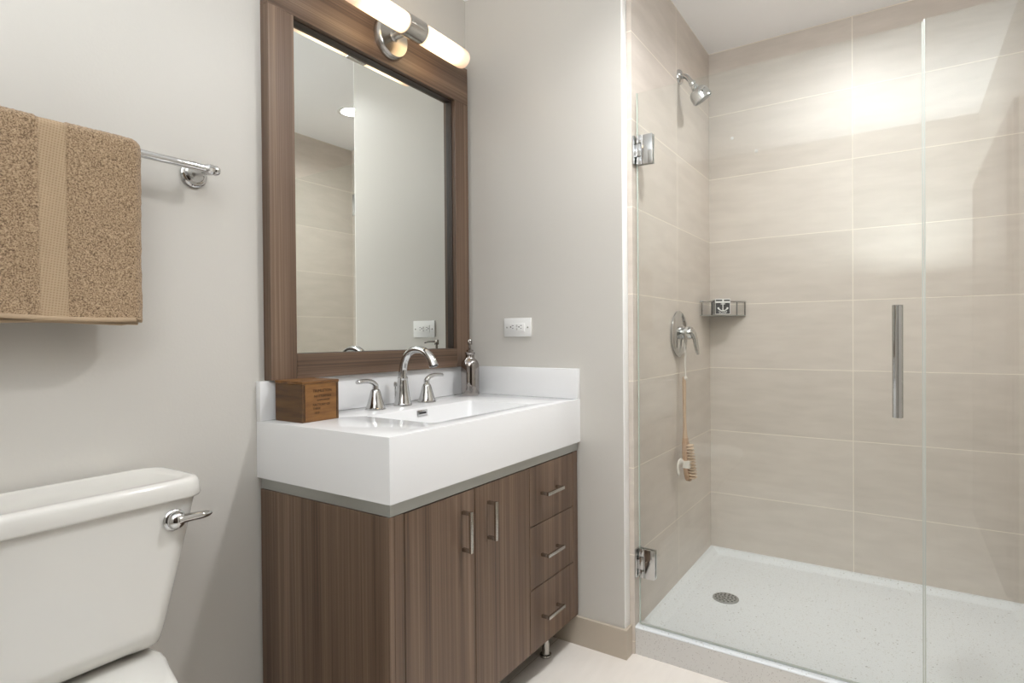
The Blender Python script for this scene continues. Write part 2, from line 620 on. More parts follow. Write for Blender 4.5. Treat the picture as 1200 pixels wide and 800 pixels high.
xs = [0.045, 0.0462, 0.048, 0.050, 0.055, 0.07, 0.085] + [0.09 + 0.003 * i for i in range(13)] + [0.14 + 0.02 * i for i in range(41)] + [0.95 + (XS - 0.95) * i / 16 for i in range(17)]
ys = [YE + (-0.79 - YE) * i / 18 for i in range(19)] + [-0.81 - 0.025 * i for i in range(40)] + [-1.795 + (YF + 1.795) * i / 17 for i in range(18)]
b = MB()
g = [[b.bm.verts.new((x, y, pan_h(x, y))) for y in ys] for x in xs]
for i in range(len(xs) - 1):
    for j in range(len(ys) - 1):
        b.bm.faces.new((g[i][j], g[i + 1][j], g[i + 1][j + 1], g[i][j + 1]))
b.build('basin', PAN, pan, angle=60)
b = MB()
b.box(0.0455, 0.085, YF + 0.0005, YE - 0.0005, 0.0, 0.0905)
b.build('curb', CURB, pan)
gr = MB()
zd = pan_h(DRX, DRY) + 0.0008
gr.lathe([(0.050, 0.0), (0.050, 0.003), (0.047, 0.0042), (0.0, 0.0042)], (DRX, DRY, zd), n=36)
gro = gr.build('drain_grate', GRATE, pan)
hl = MB()
for rr, cnt in ((0.012, 5), (0.025, 10), (0.038, 15)):
    for i in range(cnt):
        a = 2 * PI * i / cnt + rr * 40
        hl.lathe([(0.0042, 0), (0.0042, 0.0006)], (DRX + rr * math.cos(a), DRY + rr * math.sin(a), zd + 0.0040), n=8)
hl.build('drain_hole', DARK, gro)

# ------------------------------------------------------------------ glass door and fixed panel
GX0, GX1 = 0.0645, 0.0735
door = thing('shower_door', (0.069, -0.71, 0.104), 'frameless clear glass shower door hung from two chrome wall hinges', 'shower door')
gl = MB().box(GX0, GX1, -1.5265, -0.7095, 0.1035, 1.968, 0.0008, 1).build('glass_pane', GLASS, door)
MB().box(GX0 + 0.001, GX1 - 0.001, -1.5295, -1.5267, 0.1035, 1.968).build('edge_seal', SEAL, door)
MB().box(GX0 + 0.001, GX1 - 0.001, -0.7092, -0.7065, 0.1035, 1.968).build('hinge_side_edge', EDGE, door)
MB().box(GX0 + 0.001, GX1 - 0.001, -1.5255, -0.7105, 0.0985, 0.1033).build('bottom_sweep', SEAL, door)


def hinge(z):
    hb = MB()
    # wall leaf, knuckle and the two glass clamp plates (front one with its notch)
    hb.box(0.044, 0.094, -0.7045, YE, z - 0.050, z + 0.050, 0.0015)
    h_ = hb.build('hinge', CHROME, door)
    for x0, x1 in ((GX0 - 0.007, GX0 - 0.0003), (GX1 + 0.0003, GX1 + 0.007)):
        c = MB()
        c.box(x0, x1, -0.766, -0.7265, z - 0.051, z + 0.051, 0.001)
        c.box(x0, x1, -0.7260, -0.709, z + 0.0235, z + 0.051, 0.001)
        c.box(x0, x1, -0.7260, -0.709, z - 0.051, z - 0.0235, 0.001)
        c.build('clamp_plate', CHROME, h_)
        k = MB()
        k.box(x0 - 0.0006, x1 + 0.0006, -0.7245, -0.7046, z - 0.022, z + 0.022, 0.001)
        k.build('knuckle', CHROME, h_)


hinge(1.766)
hinge(0.318)
hd = MB()
for x in (GX0 - 0.034, GX1 + 0.034):
    hd.lathe([(0.0120, 0), (0.0130, 0.001), (0.0130, 0.309), (0.0120, 0.310)], (x, -1.4705, 0.887), n=24)
hdo = hd.build('pull_handle', CHROME, door)
st = MB()
for z in (0.944, 1.142):
    st.lathe([(0.006, 0), (0.006, 0.034)], (GX0 - 0.034, -1.4705, z), (1, 0, 0), 16)
    st.lathe([(0.006, 0), (0.006, 0.034)], (GX1, -1.4705, z), (1, 0, 0), 16)
    st.lathe([(0.010, 0), (0.010, 0.003)], (GX0 - 0.0035, -1.4705, z), (1, 0, 0), 16)
    st.lathe([(0.010, 0), (0.010, 0.003)], (GX1 + 0.0005, -1.4705, z), (1, 0, 0), 16)
st.build('standoff', CHROME, hdo)

pnl = thing('shower_glass_panel', (0.069, -1.70, 0.0975), 'fixed clear glass shower panel beside the door, standing on the curb', 'glass panel')
MB().box(GX0, GX1, YF + 0.0005, -1.5345, 0.0975, 1.975, 0.0008, 1).build('glass_pane', GLASS, pnl)
MB().box(GX0 + 0.0005, GX1 - 0.0005, -1.5343, -1.5310, 0.0975, 1.975).build('edge_seal', SEAL, pnl)

# ------------------------------------------------------------------ shower fittings
sh = thing('showerhead', (0.565, YE, 2.21), 'chrome shower head on a short bent arm high on tiled wall', 'shower head')
MB().lathe([(0.031, 0.0), (0.031, 0.004), (0.027, 0.010), (0.016, 0.016), (0.0, 0.017)], (0.565, YE, 2.208), (0, -1, 0), 28).build('flange', CHROME, sh)
arm = bez((0.565, YE - 0.004, 2.208), (0.564, YE - 0.034, 2.212), (0.560, YE - 0.040, 2.192), (0.556, YE - 0.060, 2.163), 14)
MB().tube(arm, 0.0105, 16, up=(1, 0, 0)).build('arm', CHROME, sh)
ax = Vector((0.30, -0.46, -0.835)).normalized()
hb_ = Vector((0.556, YE - 0.057, 2.168))
hh = MB()
hh.lathe([(0.0115, -0.004), (0.0145, 0.0), (0.0145, 0.010), (0.012, 0.013), (0.016, 0.019), (0.017, 0.026), (0.014, 0.031)], hb_, ax, 24)
hh.build('swivel_ball', CHROME, sh)
hd2 = MB()
hd2.lathe([(0.013, 0.0), (0.027, 0.005), (0.037, 0.015), (0.041, 0.029), (0.041, 0.044), (0.042, 0.048), (0.042, 0.054), (0.039, 0.056)], hb_ + ax * 0.029, ax, 32)
hdm = hd2.build('head', CHROME, sh)
MB().lathe([(0.038, 0.0), (0.036, 0.002), (0.0, 0.003)], hb_ + ax * 0.0855, ax, 28).build('spray_face', plain('grey_spray_face', (0.22, 0.22, 0.21), 0.4), hdm)
lev = MB()
lev.lathe([(0.004, 0.0), (0.004, 0.012), (0.0055, 0.014), (0.0055, 0.022), (0.003, 0.025)], hb_ + ax * 0.062 + Vector((-0.037, -0.012, 0.004)), (-0.5, -0.8, 0.3), 12)
lev.build('spray_lever', CHROME, hdm)

VX, VZ = 0.533, 1.120
vl = thing('shower_valve', (VX, YE, VZ), 'round chrome shower valve plate with a drooping lever handle', 'shower valve')
MB().lathe([(0.092, 0.0), (0.096, 0.003), (0.096, 0.008), (0.088, 0.015), (0.060, 0.019), (0.030, 0.021), (0.0, 0.021)], (VX, YE, VZ + 0.004), (0, -1, 0), 48).build('escutcheon', CHROME, vl)
MB().lathe([(0.0275, 0.016), (0.0275, 0.026), (0.0260, 0.028), (0.0260, 0.033), (0.024, 0.035)], (VX, YE, VZ + 0.008), (0, -1, 0), 32).build('sleeve', CHROME, vl)
hv = MB()
hv.lathe([(0.0255, 0.0), (0.028, 0.003), (0.028, 0.016), (0.024, 0.026), (0.012, 0.031), (0.0, 0.032)], (VX, YE - 0.034, VZ + 0.008), (0, -1, 0), 32)
pl_ = bez((VX, YE - 0.048, VZ + 0.014), (VX, YE - 0.076, VZ + 0.010), (VX, YE - 0.072, VZ - 0.035), (VX, YE - 0.084, VZ - 0.082), 14)
hv.tube(pl_, [0.024, 0.023, 0.0215, 0.020, 0.0185, 0.017, 0.016, 0.0152, 0.0146, 0.014, 0.0135, 0.0132, 0.0126, 0.0115, 0.0075], 18, 0.66, up=(0, -1, 0))
hv.build('lever_handle', CHROME, vl)

bro = thing('bath_brush', (0.53, YE - 0.03, 0.52), 'long wooden bath brush hanging by its cord below the shower valve', 'bath brush')
BY = YE - 0.028
st_ = bez((0.530, BY + 0.002, 0.945), (0.530, BY, 0.86), (0.526, BY, 0.76), (0.530, BY - 0.002, 0.672), 12)
MB().tube(st_, [0.0055, 0.0080, 0.0082, 0.0078, 0.0072, 0.0068, 0.0066, 0.0066, 0.0068, 0.0074, 0.0085, 0.0105, 0.013], 14).build('stick', BRUSHW, bro)
t_ = MB()
t_.loops([rrect(0.530 - a, 0.530 + a, BY - 0.011 + o, BY + 0.009 + o, 0.006, z, 4) for a, o, z in
          ((0.012, -0.001, 0.690), (0.021, -0.002, 0.668), (0.026, -0.004, 0.630), (0.027, -0.007, 0.585), (0.026, -0.011, 0.545), (0.020, -0.014, 0.522), (0.010, -0.015, 0.514))])
head = t_.build('brush_back', BRUSHH, bro)
t_ = MB()
for i in range(12):
    z = 0.662 - i * 0.0120
    oy = -0.011 - 0.013 * i / 11
    for k in range(4):
        x = 0.530 - 0.017 + k * 0.0113
        t_.lathe([(0.0028, 0.0), (0.0034, 0.020), (0.0024, 0.024)], (x, BY + oy + 0.002, z), (0, -1, -0.06), 6)
t_.build('bristles', BRIST, bro)
MB().loops([rrect(0.530 - 0.0292, 0.530 + 0.0292, BY - 0.027, BY + 0.005, 0.006, z, 4) for z in (0.570, 0.600)]).build('strap', CORD, bro)
t_ = MB()
t_.tube(bez((0.501, BY + 0.000, 0.592), (0.450, BY + 0.002, 0.622), (0.432, BY + 0.004, 0.580), (0.470, BY + 0.006, 0.552), 12), 0.012, 10, 0.35, up=(0, 1, 0))
t_.build('strap_loop', CORD, bro)
t_ = MB()
t_.tube(bez((VX - 0.004, YE - 0.030, VZ - 0.021), (VX - 0.010, YE - 0.032, VZ - 0.09), (0.528, BY, 1.00), (0.530, BY - 0.006, 0.938), 12), 0.0022, 8)
t_.tube(bez((VX + 0.006, YE - 0.030, VZ - 0.021), (VX + 0.016, YE - 0.032, VZ - 0.08), (0.534, BY, 1.00), (0.530, BY - 0.006, 0.938), 12), 0.0022, 8)
t_.sphere((0.530, BY - 0.005, 0.940), 0.0085, 14)
t_.build('hanging_cord', CORD, bro)

cs = thing('corner_shelf', (XS, YE, 1.21), 'small chrome corner basket shelf fixed in the shower corner', 'corner shelf')
TX, TY = 0.175, 0.165
t_ = MB()
tri = lambda e, z: [(XS - 0.0008, YE - 0.0008, z), (XS - TX + e, YE - 0.0008, z), (XS - TX + e, YE - 0.012, z), (XS - 0.012, YE - TY + e, z), (XS - 0.0008, YE - TY + e, z)]
t_.loops([tri(0, 1.2075), tri(0, 1.2125)])
t_.build('tray', STEEL, cs)
for i in range(3):
    pass
t_ = MB()
path = [(XS - TX, YE - 0.002, 1.274), (XS - TX, YE - 0.012, 1.274), (XS - TX + 0.006, YE - 0.020, 1.274), (XS - 0.020, YE - TY + 0.006, 1.274), (XS - 0.012, YE - TY, 1.274), (XS - 0.002, YE - TY, 1.274)]
t_.tube(path, 0.0042, 10)
t_.build('front_rail', CHROME, cs)
for fx, fy in ((XS - TX, YE - 0.010), (XS - 0.010, YE - TY), (XS - TX + 0.035, YE - 0.046), (XS - 0.040, YE - TY + 0.030)):
    MB().lathe([(0.0035, 0.0), (0.0035, 0.064)], (fx, fy, 1.2105), n=10).build('upright', CHROME, cs)

sb = thing('soap_box', (0.925, -0.775, 1.213), 'small black and white soap carton with an anchor on the corner shelf', 'soap carton')
SW = 0.034
sbd = MB().box(-SW, SW, -SW, SW, 0.0, 0.072, 0.0008, 1).build('carton', CARDW)
MB_side = MB().box(-SW + 0.004, SW - 0.004, SW, SW + 0.0006, 0.003, 0.069)
sd = MB_side.build('side_panel', CARDG)
fr = MB().box(-SW - 0.0006, -SW, -SW + 0.003, SW - 0.001, 0.003, 0.053).build('front_panel', INKB)
# small side ink blocks and the band of lettering near the top
t_ = MB()
t_.box(-SW - 0.0006, -SW, 0.003, SW - 0.002, 0.061, 0.068).box(-SW - 0.0006, -SW, -SW + 0.002, -0.005, 0.061, 0.068)
bd = t_.build('top_band', INKB)
an = MB()
an.box(-SW - 0.0012, -SW - 0.0006, -0.0020, 0.0020, 0.018, 0.053)
an.box(-SW - 0.0012, -SW - 0.0006, -0.010, 0.010, 0.0465, 0.050)
arc = [(-SW - 0.0009, 0.024 * math.sin(a), 0.0405 - 0.0235 * math.cos(a)) for a in [math.radians(-68 + 136 * i / 16) for i in range(17)]]
an.tube(arc, [0.0046, 0.0042, 0.0034, 0.0028, 0.0022, 0.002, 0.002, 0.002, 0.0022, 0.002, 0.002, 0.002, 0.0022, 0.0028, 0.0034, 0.0042, 0.0046], 8, 0.12, up=(1, 0, 0))
ano = an.build('anchor_mark', CARDW)


def lettering(body, size, loc, rot, mat, parent, name='lettering', ext=0.0002):
    c = bpy.data.curves.new(name, 'FONT')
    c.body = body
    c.size = size
    c.align_x = 'CENTER'
    c.extrude = ext
    c.resolution_u = 2
    c.materials.append(mat)
    tmp = bpy.data.objects.new('tmp_text', c)
    COL.objects.link(tmp)
    bpy.context.view_layer.update()
    me = bpy.data.meshes.new_from_object(tmp, depsgraph=bpy.context.evaluated_depsgraph_get())
    me.name = name
    bpy.data.objects.remove(tmp)
    o = bpy.data.objects.new(name, me)
    COL.objects.link(o)
    o.parent = parent
    o.location = loc
    o.rotation_euler = rot
    return o


tx = lettering('SOAP', 0.0160, (-SW - 0.0009, 0.0, 0.0045), (PI / 2, 0, -PI / 2), CARDW, sb)
sb.rotation_euler = (0, 0, math.radians(31))
for o in (sbd, sd, fr, bd, ano):
    o.parent = sb

for y, z in ((-0.8067, 2.0579), (-0.9139, 1.9773)):
    p_ = MB().lathe([(0.0075, 0.0), (0.0075, 0.0015), (0.005, 0.003), (0.0, 0.0035)], (XS, y, z), (-1, 0, 0), 16).build('wall_plug', WHITEP)
    tag(p_, 'small white plug in the tile, ' + ('upper' if z > 2 else 'lower') + ' of the two above the corner shelf', 'wall plug', 'white plugs in the shower tile')

# ------------------------------------------------------------------ vanity cabinet
vc = thing('vanity_cabinet', (-0.473, -0.25, 0.0), 'dark wood grain vanity cabinet on steel legs under the white sink', 'vanity cabinet')
XC, FY, CB, CT = -0.944, -0.505, 0.113, 0.706
MB().box(XC, XC + 0.018, FY, -0.0125, CB, CT, 0.0007, 1).build('side_panel', WOOD_Z, vc)
MB().box(-0.048, -0.0135, FY, -0.0125, CB, CT, 0.0007, 1).build('filler_panel', WOOD_Z, vc)
MB().box(XC + 0.0185, -0.8945, FY, FY + 0.019, CB, CT, 0.0007, 1).build('stile', WOOD_Z, vc)
MB().box(XC + 0.019, -0.049, FY + 0.021, -0.0125, CB + 0.001, CT - 0.002).build('carcass', plain('dark_carcass', (0.03, 0.02, 0.015), 0.7), vc)
# steel reveal between the cabinet and the sink
t_ = MB()
t_.box(XC + 0.003, -0.013, FY - 0.0015, FY + 0.010, CT + 0.0015, 0.7365)
t_.box(XC + 0.003, XC + 0.014, FY + 0.010, -0.0125, CT + 0.0015, 0.7365)
t_.box(XC + 0.014, -0.013, FY + 0.010, -0.0125, CT - 0.0005, CT + 0.02)
t_.build('steel_reveal', STEEL, vc)
# dark shadow gaps are real gaps: doors sit 2 mm apart in front of the carcass
d1 = MB().box(-0.8925, -0.6220, FY, FY + 0.019, CB, 0.7035, 0.0007, 1).build('door', WOOD_Z, vc)
d2 = MB().box(-0.6192, -0.3400, FY, FY + 0.019, CB, 0.7035, 0.0007, 1).build('door', WOOD_Z, vc)


def pull(cx, cz, length, upright, parent):
    m_ = MB()
    w, pr = 0.0052, 0.032
    if upright:
        m_.box(cx - w, cx + w, FY - pr, FY - pr + 0.008, cz - length / 2, cz + length / 2, 0.0008)
        for s in (-1, 1):
            e = cz + s * (length / 2 - 0.005)
            m_.box(cx - w + 0.0005, cx + w - 0.0005, FY - pr + 0.007, FY - 0.0003, e - 0.0045, e + 0.0045, 0.0006)
    else:
        m_.box(cx - length / 2, cx + length / 2, FY - pr, FY - pr + 0.008, cz - w, cz + w, 0.0008)
        for s in (-1, 1):
            e = cx + s * (length / 2 - 0.005)
            m_.box(e - 0.0045, e + 0.0045, FY - pr + 0.007, FY - 0.0003, cz - w + 0.0005, cz + w - 0.0005, 0.0006)
    return m_.build('pull_handle', NICKEL, parent)


pull(-0.6745, 0.6015, 0.109, True, d1)
pull(-0.5600, 0.6015, 0.109, True, d2)
for z0, z1, hz in ((0.5155, 0.7035, 0.6105), (0.3150, 0.5125, 0.4105), (CB, 0.3120, 0.2105)):
    dr = MB().box(-0.3372, -0.0505, FY, FY + 0.019, z0, z1, 0.0007, 1).build('drawer', WOOD_Z, vc)
    pull(-0.2190, hz, 0.108, False, dr)
for lx, ly in ((-0.137, -0.440), (-0.84, -0.440), (-0.137, -0.09), (-0.84, -0.09)):
    MB().lathe([(0.021, 0.0), (0.0215, 0.004), (0.020, 0.007), (0.0135, 0.0085), (0.0125, 0.011), (0.0125, CB + 0.0005)], (lx, ly, 0.0), n=24).build('leg', NICKEL, vc)

# ------------------------------------------------------------------ sink top with basin and splashes
vt = thing('vanity_sink', (-0.473, -0.256, 0.737), 'thick white rectangular vanity sink with a sunken basin and backsplash', 'sink')
SX0, SX1, SY0, SY1, ST, SBT = -0.9471, -0.0006, -0.5126, -0.0006, 0.892, 0.737
bx0, bx1, by0, by1 = -0.725, -0.236, -0.448, -0.190
t_ = MB()
t_.loops([rrect(SX0, SX1, SY0, SY1, 0.0012, SBT), rrect(SX0, SX1, SY0, SY1, 0.0016, ST - 0.0015), rrect(SX0 + 0.0005, SX1 - 0.0005, SY0 + 0.0005, SY1 - 0.0005, 0.0014, ST - 0.0004),
          rrect(SX0 + 0.0015, SX1 - 0.0015, SY0 + 0.0015, SY1 - 0.0015, 0.001, ST),
          rrect(bx0 - 0.003, bx1 + 0.003, by0 - 0.003, by1 + 0.003, 0.018, ST), rrect(bx0 - 0.001, bx1 + 0.001, by0 - 0.001, by1 + 0.001, 0.016, ST - 0.0008),
          rrect(bx0, bx1, by0, by1, 0.015, ST - 0.003), rrect(bx0 + 0.006, bx1 - 0.010, by0 + 0.008, by1 - 0.004, 0.016, ST - 0.060),
          rrect(bx0 + 0.014, bx1 - 0.022, by0 + 0.018, by1 - 0.010, 0.018, ST - 0.078), rrect(bx0 + 0.04, bx1 - 0.05, by0 + 0.04, by1 - 0.035, 0.02, ST - 0.085)])
t_.build('basin_top', SINKW, vt, angle=40)
MB().box(SX0, -0.0006, -0.0200, -0.0006, ST, 1.0010, 0.0012).build('backsplash', SINKW, vt)
MB().box(-0.0180, -0.0006, SY0, -0.0205, ST, 1.0010, 0.0012).build('side_splash', SINKW, vt)
t_ = MB()
oy = by1 - 0.0006
t_.box(-0.5115, -0.4640, oy - 0.004, oy + 0.003, 0.8660, 0.8668 + 0.0175, 0.001)
ov = t_.build('overflow_cover', CHROME, vt)
MB().box(-0.5040, -0.4715, oy - 0.0046, oy - 0.0038, 0.8720, 0.8785).build('slot', DARK, ov)
MB().lathe([(0.030, 0.0), (0.030, 0.003), (0.026, 0.005), (0.0, 0.006)], (-0.48, -0.32, ST - 0.0848), n=28).build('drain_stopper', CHROME, vt)

# ------------------------------------------------------------------ faucet
fc = thing('faucet', (-0.472, -0.092, ST), 'chrome widespread faucet with high arched spout and two lever handles', 'faucet')
FX, FYY = -0.470, -0.090
sp_ = MB()
sp_.lathe([(0.0305, 0.0), (0.0305, 0.004), (0.0290, 0.006), (0.0285, 0.009), (0.0255, 0.020), (0.0215, 0.045), (0.0185, 0.070), (0.0170, 0.086), (0.0175, 0.088), (0.0175, 0.093),
           (0.0150, 0.095)], (FX, FYY, ST), n=32)
c_ = bez((FX, FYY, ST + 0.090), (FX, FYY + 0.001, ST + 0.13), (FX, FYY - 0.010, ST + 0.187), (FX, FYY - 0.070, ST + 0.187), 16)
c2 = bez((FX, FYY - 0.070, ST + 0.187), (FX, FYY - 0.112, ST + 0.187), (FX, FYY - 0.128, ST + 0.158), (FX, FYY - 0.138, ST + 0.134), 12)
pts = c_ + c2[1:]
rr = [0.0142 - 0.0020 * min(1, i / 12) for i in range(len(c_))] + [0.0122 + 0.0035 * (i / 11) ** 1.5 for i in range(12)]
sp_.tube(pts, rr, 20, up=(1, 0, 0))
spo = sp_.build('spout', CHROME, fc, angle=30)
MB().lathe([(0.0125, 0.0), (0.0125, 0.004), (0.010, 0.005)], Vector(pts[-1]) + Vector((0, 0.0005, 0.001)), (0, -0.38, -0.92), 20).build('aerator', plain('dark_aerator', (0.12, 0.12, 0.12), 0.4, 1.0), spo)
t_ = MB()
t_.lathe([(0.0028, 0.0), (0.0028, 0.060), (0.0055, 0.062), (0.0065, 0.068), (0.0055, 0.074), (0.002, 0.077)], (FX, FYY + 0.0345, ST), n=14)
t_.build('lift_rod', CHROME, spo)


def fhandle(x, y, s):
    m_ = MB()
    m_.lathe([(0.0325, 0.0), (0.0325, 0.004), (0.0300, 0.006), (0.0295, 0.009), (0.0255, 0.020), (0.0205, 0.038), (0.0170, 0.052), (0.0150, 0.058), (0.0135, 0.061), (0.0100, 0.064),
              (0.0095, 0.070), (0.0095, 0.078)], (x, y, ST), n=32)
    base = m_.build('handle', CHROME, fc, angle=30)
    m_ = MB()
    p_ = bez((x - s * 0.004, y, ST + 0.072), (x + s * 0.010, y, ST + 0.091), (x + s * 0.034, y - 0.002, ST + 0.095), (x + s * 0.078, y - 0.004, ST + 0.090), 14)
    m_.tube(p_, [0.0085, 0.0098, 0.0100, 0.0100, 0.0098, 0.0096, 0.0095, 0.0094, 0.0093, 0.0092, 0.0091, 0.0090, 0.0089, 0.0086, 0.0076], 16, 0.78, up=(0, 0, 1))
    m_.build('lever', CHROME, base)


fhandle(-0.594, -0.092, -1)
fhandle(-0.354, -0.092, 1)

# ------------------------------------------------------------------ things on the sink
bxo = thing('wooden_box', (-0.851, -0.095, ST), 'brown stained wooden box with dark stamped lettering on sink corner', 'wooden box')
X0, X1, Y0, Y1, ZT = -0.9115, -0.7905, -0.154, -0.036, 1.0030
t_ = MB().box(X0 + 0.008, X1 - 0.008, Y0, Y0 + 0.009, ST + 0.0002, ZT - 0.008, 0.0008, 1)
fpan = t_.build('front_board', BOXW, bxo)
MB().box(X0 + 0.008, X1 - 0.008, Y1 - 0.009, Y1, ST + 0.0002, ZT - 0.008, 0.0008, 1).build('back_board', BOXW, bxo)
MB().box(X0, X0 + 0.008, Y0 + 0.0004, Y1, ST + 0.0002, ZT - 0.008, 0.0008, 1).build('end_board', BOXS, bxo)
MB().box(X1 - 0.008, X1, Y0 + 0.0004, Y1, ST + 0.0002, ZT - 0.008, 0.0008, 1).build('end_board', BOXS, bxo)
MB().box(X0 - 0.0008, X1 + 0.0008, Y0 - 0.0008, Y1 + 0.0008, ZT - 0.0078, ZT, 0.0015).build('lid', BOXW, bxo)
for xx in (X0 + 0.0078, X1 - 0.0078):   # dark uneven seams down the front corners
    t_ = MB()
    rg = []
    for i in range(25):
        z = ST + 0.004 + i * 0.0040
        w = 0.0007 + 0.0011 * abs(noise.noise(Vector((xx * 90, 0.3, z * 130))))
        rg.append([(xx - w, Y0 - 0.0003, z), (xx + w, Y0 - 0.0003, z), (xx + w, Y0 + 0.001, z), (xx - w, Y0 + 0.001, z)])
    t_.loops(rg).build('corner_seam', INK, fpan)
for txt, size, zz, dx in (('TRIMLETON', 0.0115, 0.0790, 0.0), ('NOTTERMAN', 0.0092, 0.0655, 0.001), ('SOAPWORKERS', 0.0060, 0.0555, 0.003),
                          ('FACTORY OF', 0.0095, 0.0420, -0.003), ('THREE', 0.0085, 0.0325, -0.019), ('1937', 0.0085, 0.0205, -0.019)):
    o = lettering(txt, size, (0, 0, 0), (PI / 2, 0, 0), INK, fpan)
    o.location = Vector((-0.8465 + dx, Y0 - 0.0002, ST + zz)) - bxo.location - fpan.location

sd_ = thing('soap_dispenser', (-0.103, -0.090, ST), 'silver mirrored soap dispenser bottle with pump in sink corner', 'soap dispenser')
BX, BYY = -0.103, -0.090
MB().lathe([(0.029, 0.0), (0.0325, 0.001), (0.0348, 0.005), (0.0352, 0.012), (0.0352, 0.114), (0.0340, 0.123), (0.0295, 0.133), (0.0230, 0.140), (0.0185, 0.144), (0.0174, 0.147), (0.0172, 0.158),
            (0.0195, 0.161), (0.0200, 0.165), (0.0185, 0.167), (0.0060, 0.168)], (BX, BYY, ST + 0.0002), n=40).build('bottle', PEWTER, sd_)
t_ = MB()
t_.lathe([(0.0135, 0.1685), (0.0135, 0.176), (0.0070, 0.178), (0.0045, 0.180), (0.0045, 0.196), (0.0085, 0.1965), (0.0090, 0.199), (0.0090, 0.214), (0.0080, 0.216), (0.0, 0.2165)], (BX, BYY, ST), n=24)
dv = Vector((-0.79, -0.61, 0))
q0 = Vector((BX, BYY, ST + 0.209))
t_.tube(bez(q0, q0 + dv * 0.02, q0 + dv * 0.036 + Vector((0, 0, 0.001)), q0 + dv * 0.050 + Vector((0, 0, -0.005)), 8), [0.0042, 0.004, 0.004, 0.0038, 0.0037, 0.0036, 0.0034, 0.0032, 0.003], 12)
t_.build('pump', PEWTER, sd_)

# ------------------------------------------------------------------ outlet on the partition
ol = thing('wall_outlet', (0.0, -0.2465, 1.1535), 'white double outlet plate on the wall above the side splash', 'outlet')
MB().box(-0.0065, -0.0002, -0.3080, -0.1850, 1.1175, 1.1895, 0.002).build('cover_plate', WHITEP, ol)
rc = MB().box(-0.0090, -0.0055, -0.2810, -0.2120, 1.1370, 1.1700, 0.0008).build('receptacle', WHITEP, ol)
for c in (-0.2655, -0.2275):
    t_ = MB()
    t_.box(-0.0094, -0.0088, c - 0.0040, c + 0.0040, 1.1600, 1.1618)
    t_.box(-0.0094, -0.0088, c - 0.0030, c + 0.0030, 1.1490, 1.1508)
    t_.lathe([(0.0026, 0), (0.0026, 0.0005)], (-0.0090, c + 0.0095, 1.1555), (-1, 0, 0), 10)
    t_.build('socket_slots', DARK, rc)
GREYP = plain('grey_plastic', (0.55, 0.54, 0.52), 0.4)
MB().box(-0.0102, -0.0088, -0.2500, -0.2430, 1.1560, 1.1640, 0.0004).build('button', GREYP, rc)
MB().box(-0.0102, -0.0088, -0.2500, -0.2430, 1.1430, 1.1510, 0.0004).build('button', GREYP, rc)
for y in (-0.2945, -0.1985):
    MB().lathe([(0.0032, 0), (0.0028, 0.0012), (0.0, 0.0014)], (-0.0063, y, 1.1535), (-1, 0, 0), 12).build('screw', NICKEL, ol)

# ------------------------------------------------------------------ mirror
mr = thing('wall_mirror', (-0.476, -0.018, 1.0015), 'tall mirror in a wide dark wood frame above the sink', 'mirror')
MX0, MX1, MZ0, MZ1, MT = -0.9215, -0.0335, 1.0020, 2.188, 0.035
IX0, IX1, IZ0, IZ1 = -0.8385, -0.1130, 1.0735, 2.0420
MB().box(MX0, IX0, -MT, -0.0006, MZ0, IZ1 - 0.0003, 0.0008, 1).build('frame_stile', WOOD_Z, mr)
MB().box(IX1, MX1, -MT, -0.0006, MZ0, IZ1 - 0.0003, 0.0008, 1).build('frame_stile', WOOD_Z, mr)
MB().box(IX0 + 0.0003, IX1 - 0.0003, -MT, -0.0006, MZ0, IZ0, 0.0008, 1).build('frame_rail', WOOD_X, mr)
MB().box(MX0, MX1, -MT, -0.0006, IZ1, MZ1, 0.0008, 1).build('frame_rail', WOOD_X, mr)
MB().box(IX0, IX1, -0.0055, -0.0015, IZ0, IZ1).build('mirror_glass', MIRROR, mr)
lp = MB()
lp.box(IX0, IX0 + 0.004, -0.019, -0.0056, IZ0, IZ1).box(IX1 - 0.004, IX1, -0.019, -0.0056, IZ0, IZ1)
lp.box(IX0 + 0.004, IX1 - 0.004, -0.019, -0.0056, IZ1 - 0.004, IZ1).box(IX0 + 0.004, IX1 - 0.004, -0.019, -0.0056, IZ0, IZ0 + 0.0015)
lp.build('inner_lip', plain('dark_wood_lip', (0.030, 0.018, 0.012), 0.5), mr)

# ------------------------------------------------------------------ vanity light
LX, LY, LZ, LR = -0.463, -0.141, 2.137, 0.0335
vlgt = thing('vanity_light', (LX, -0.035, LZ), 'two-tube frosted bar light with brushed metal centre on mirror frame', 'wall light')
MB().lathe([(0.0705, 0.0), (0.0705, 0.006), (0.0690, 0.012), (0.0655, 0.022), (0.0625, 0.025), (0.0, 0.025)], (LX, -MT - 0.0003, LZ - 0.006), (0, -1, 0), 48).build('backplate', NICKEL, vlgt)
MB().lathe([(0.019, 0.0), (0.014, 0.008), (0.013, 0.040), (0.013, 0.075)], (LX, -MT - 0.025, LZ - 0.004), (0, -1, 0), 24).build('arm', NICKEL, vlgt)
slv = MB()
slv.lathe([(0.0345, 0.0), (0.0362, 0.001), (0.0362, 0.083), (0.0345, 0.084)], (LX - 0.042, LY, LZ), (1, 0, 0), 40)
slv.build('centre_sleeve', NICKEL, vlgt)
for s in (1, -1):
    xa = LX + s * 0.0425
    t_ = MB()
    t_.lathe([(LR, 0.0), (LR, 0.218), (LR - 0.002, 0.227), (LR - 0.008, 0.232), (LR - 0.018, 0.235), (0.0, 0.236)], (xa, LY, LZ), (s, 0, 0), 40)
    t_.build('glass_tube', tube_glow('frosted_tube_glow', s * (0.0425 + 0.095), SCONCE), vlgt)

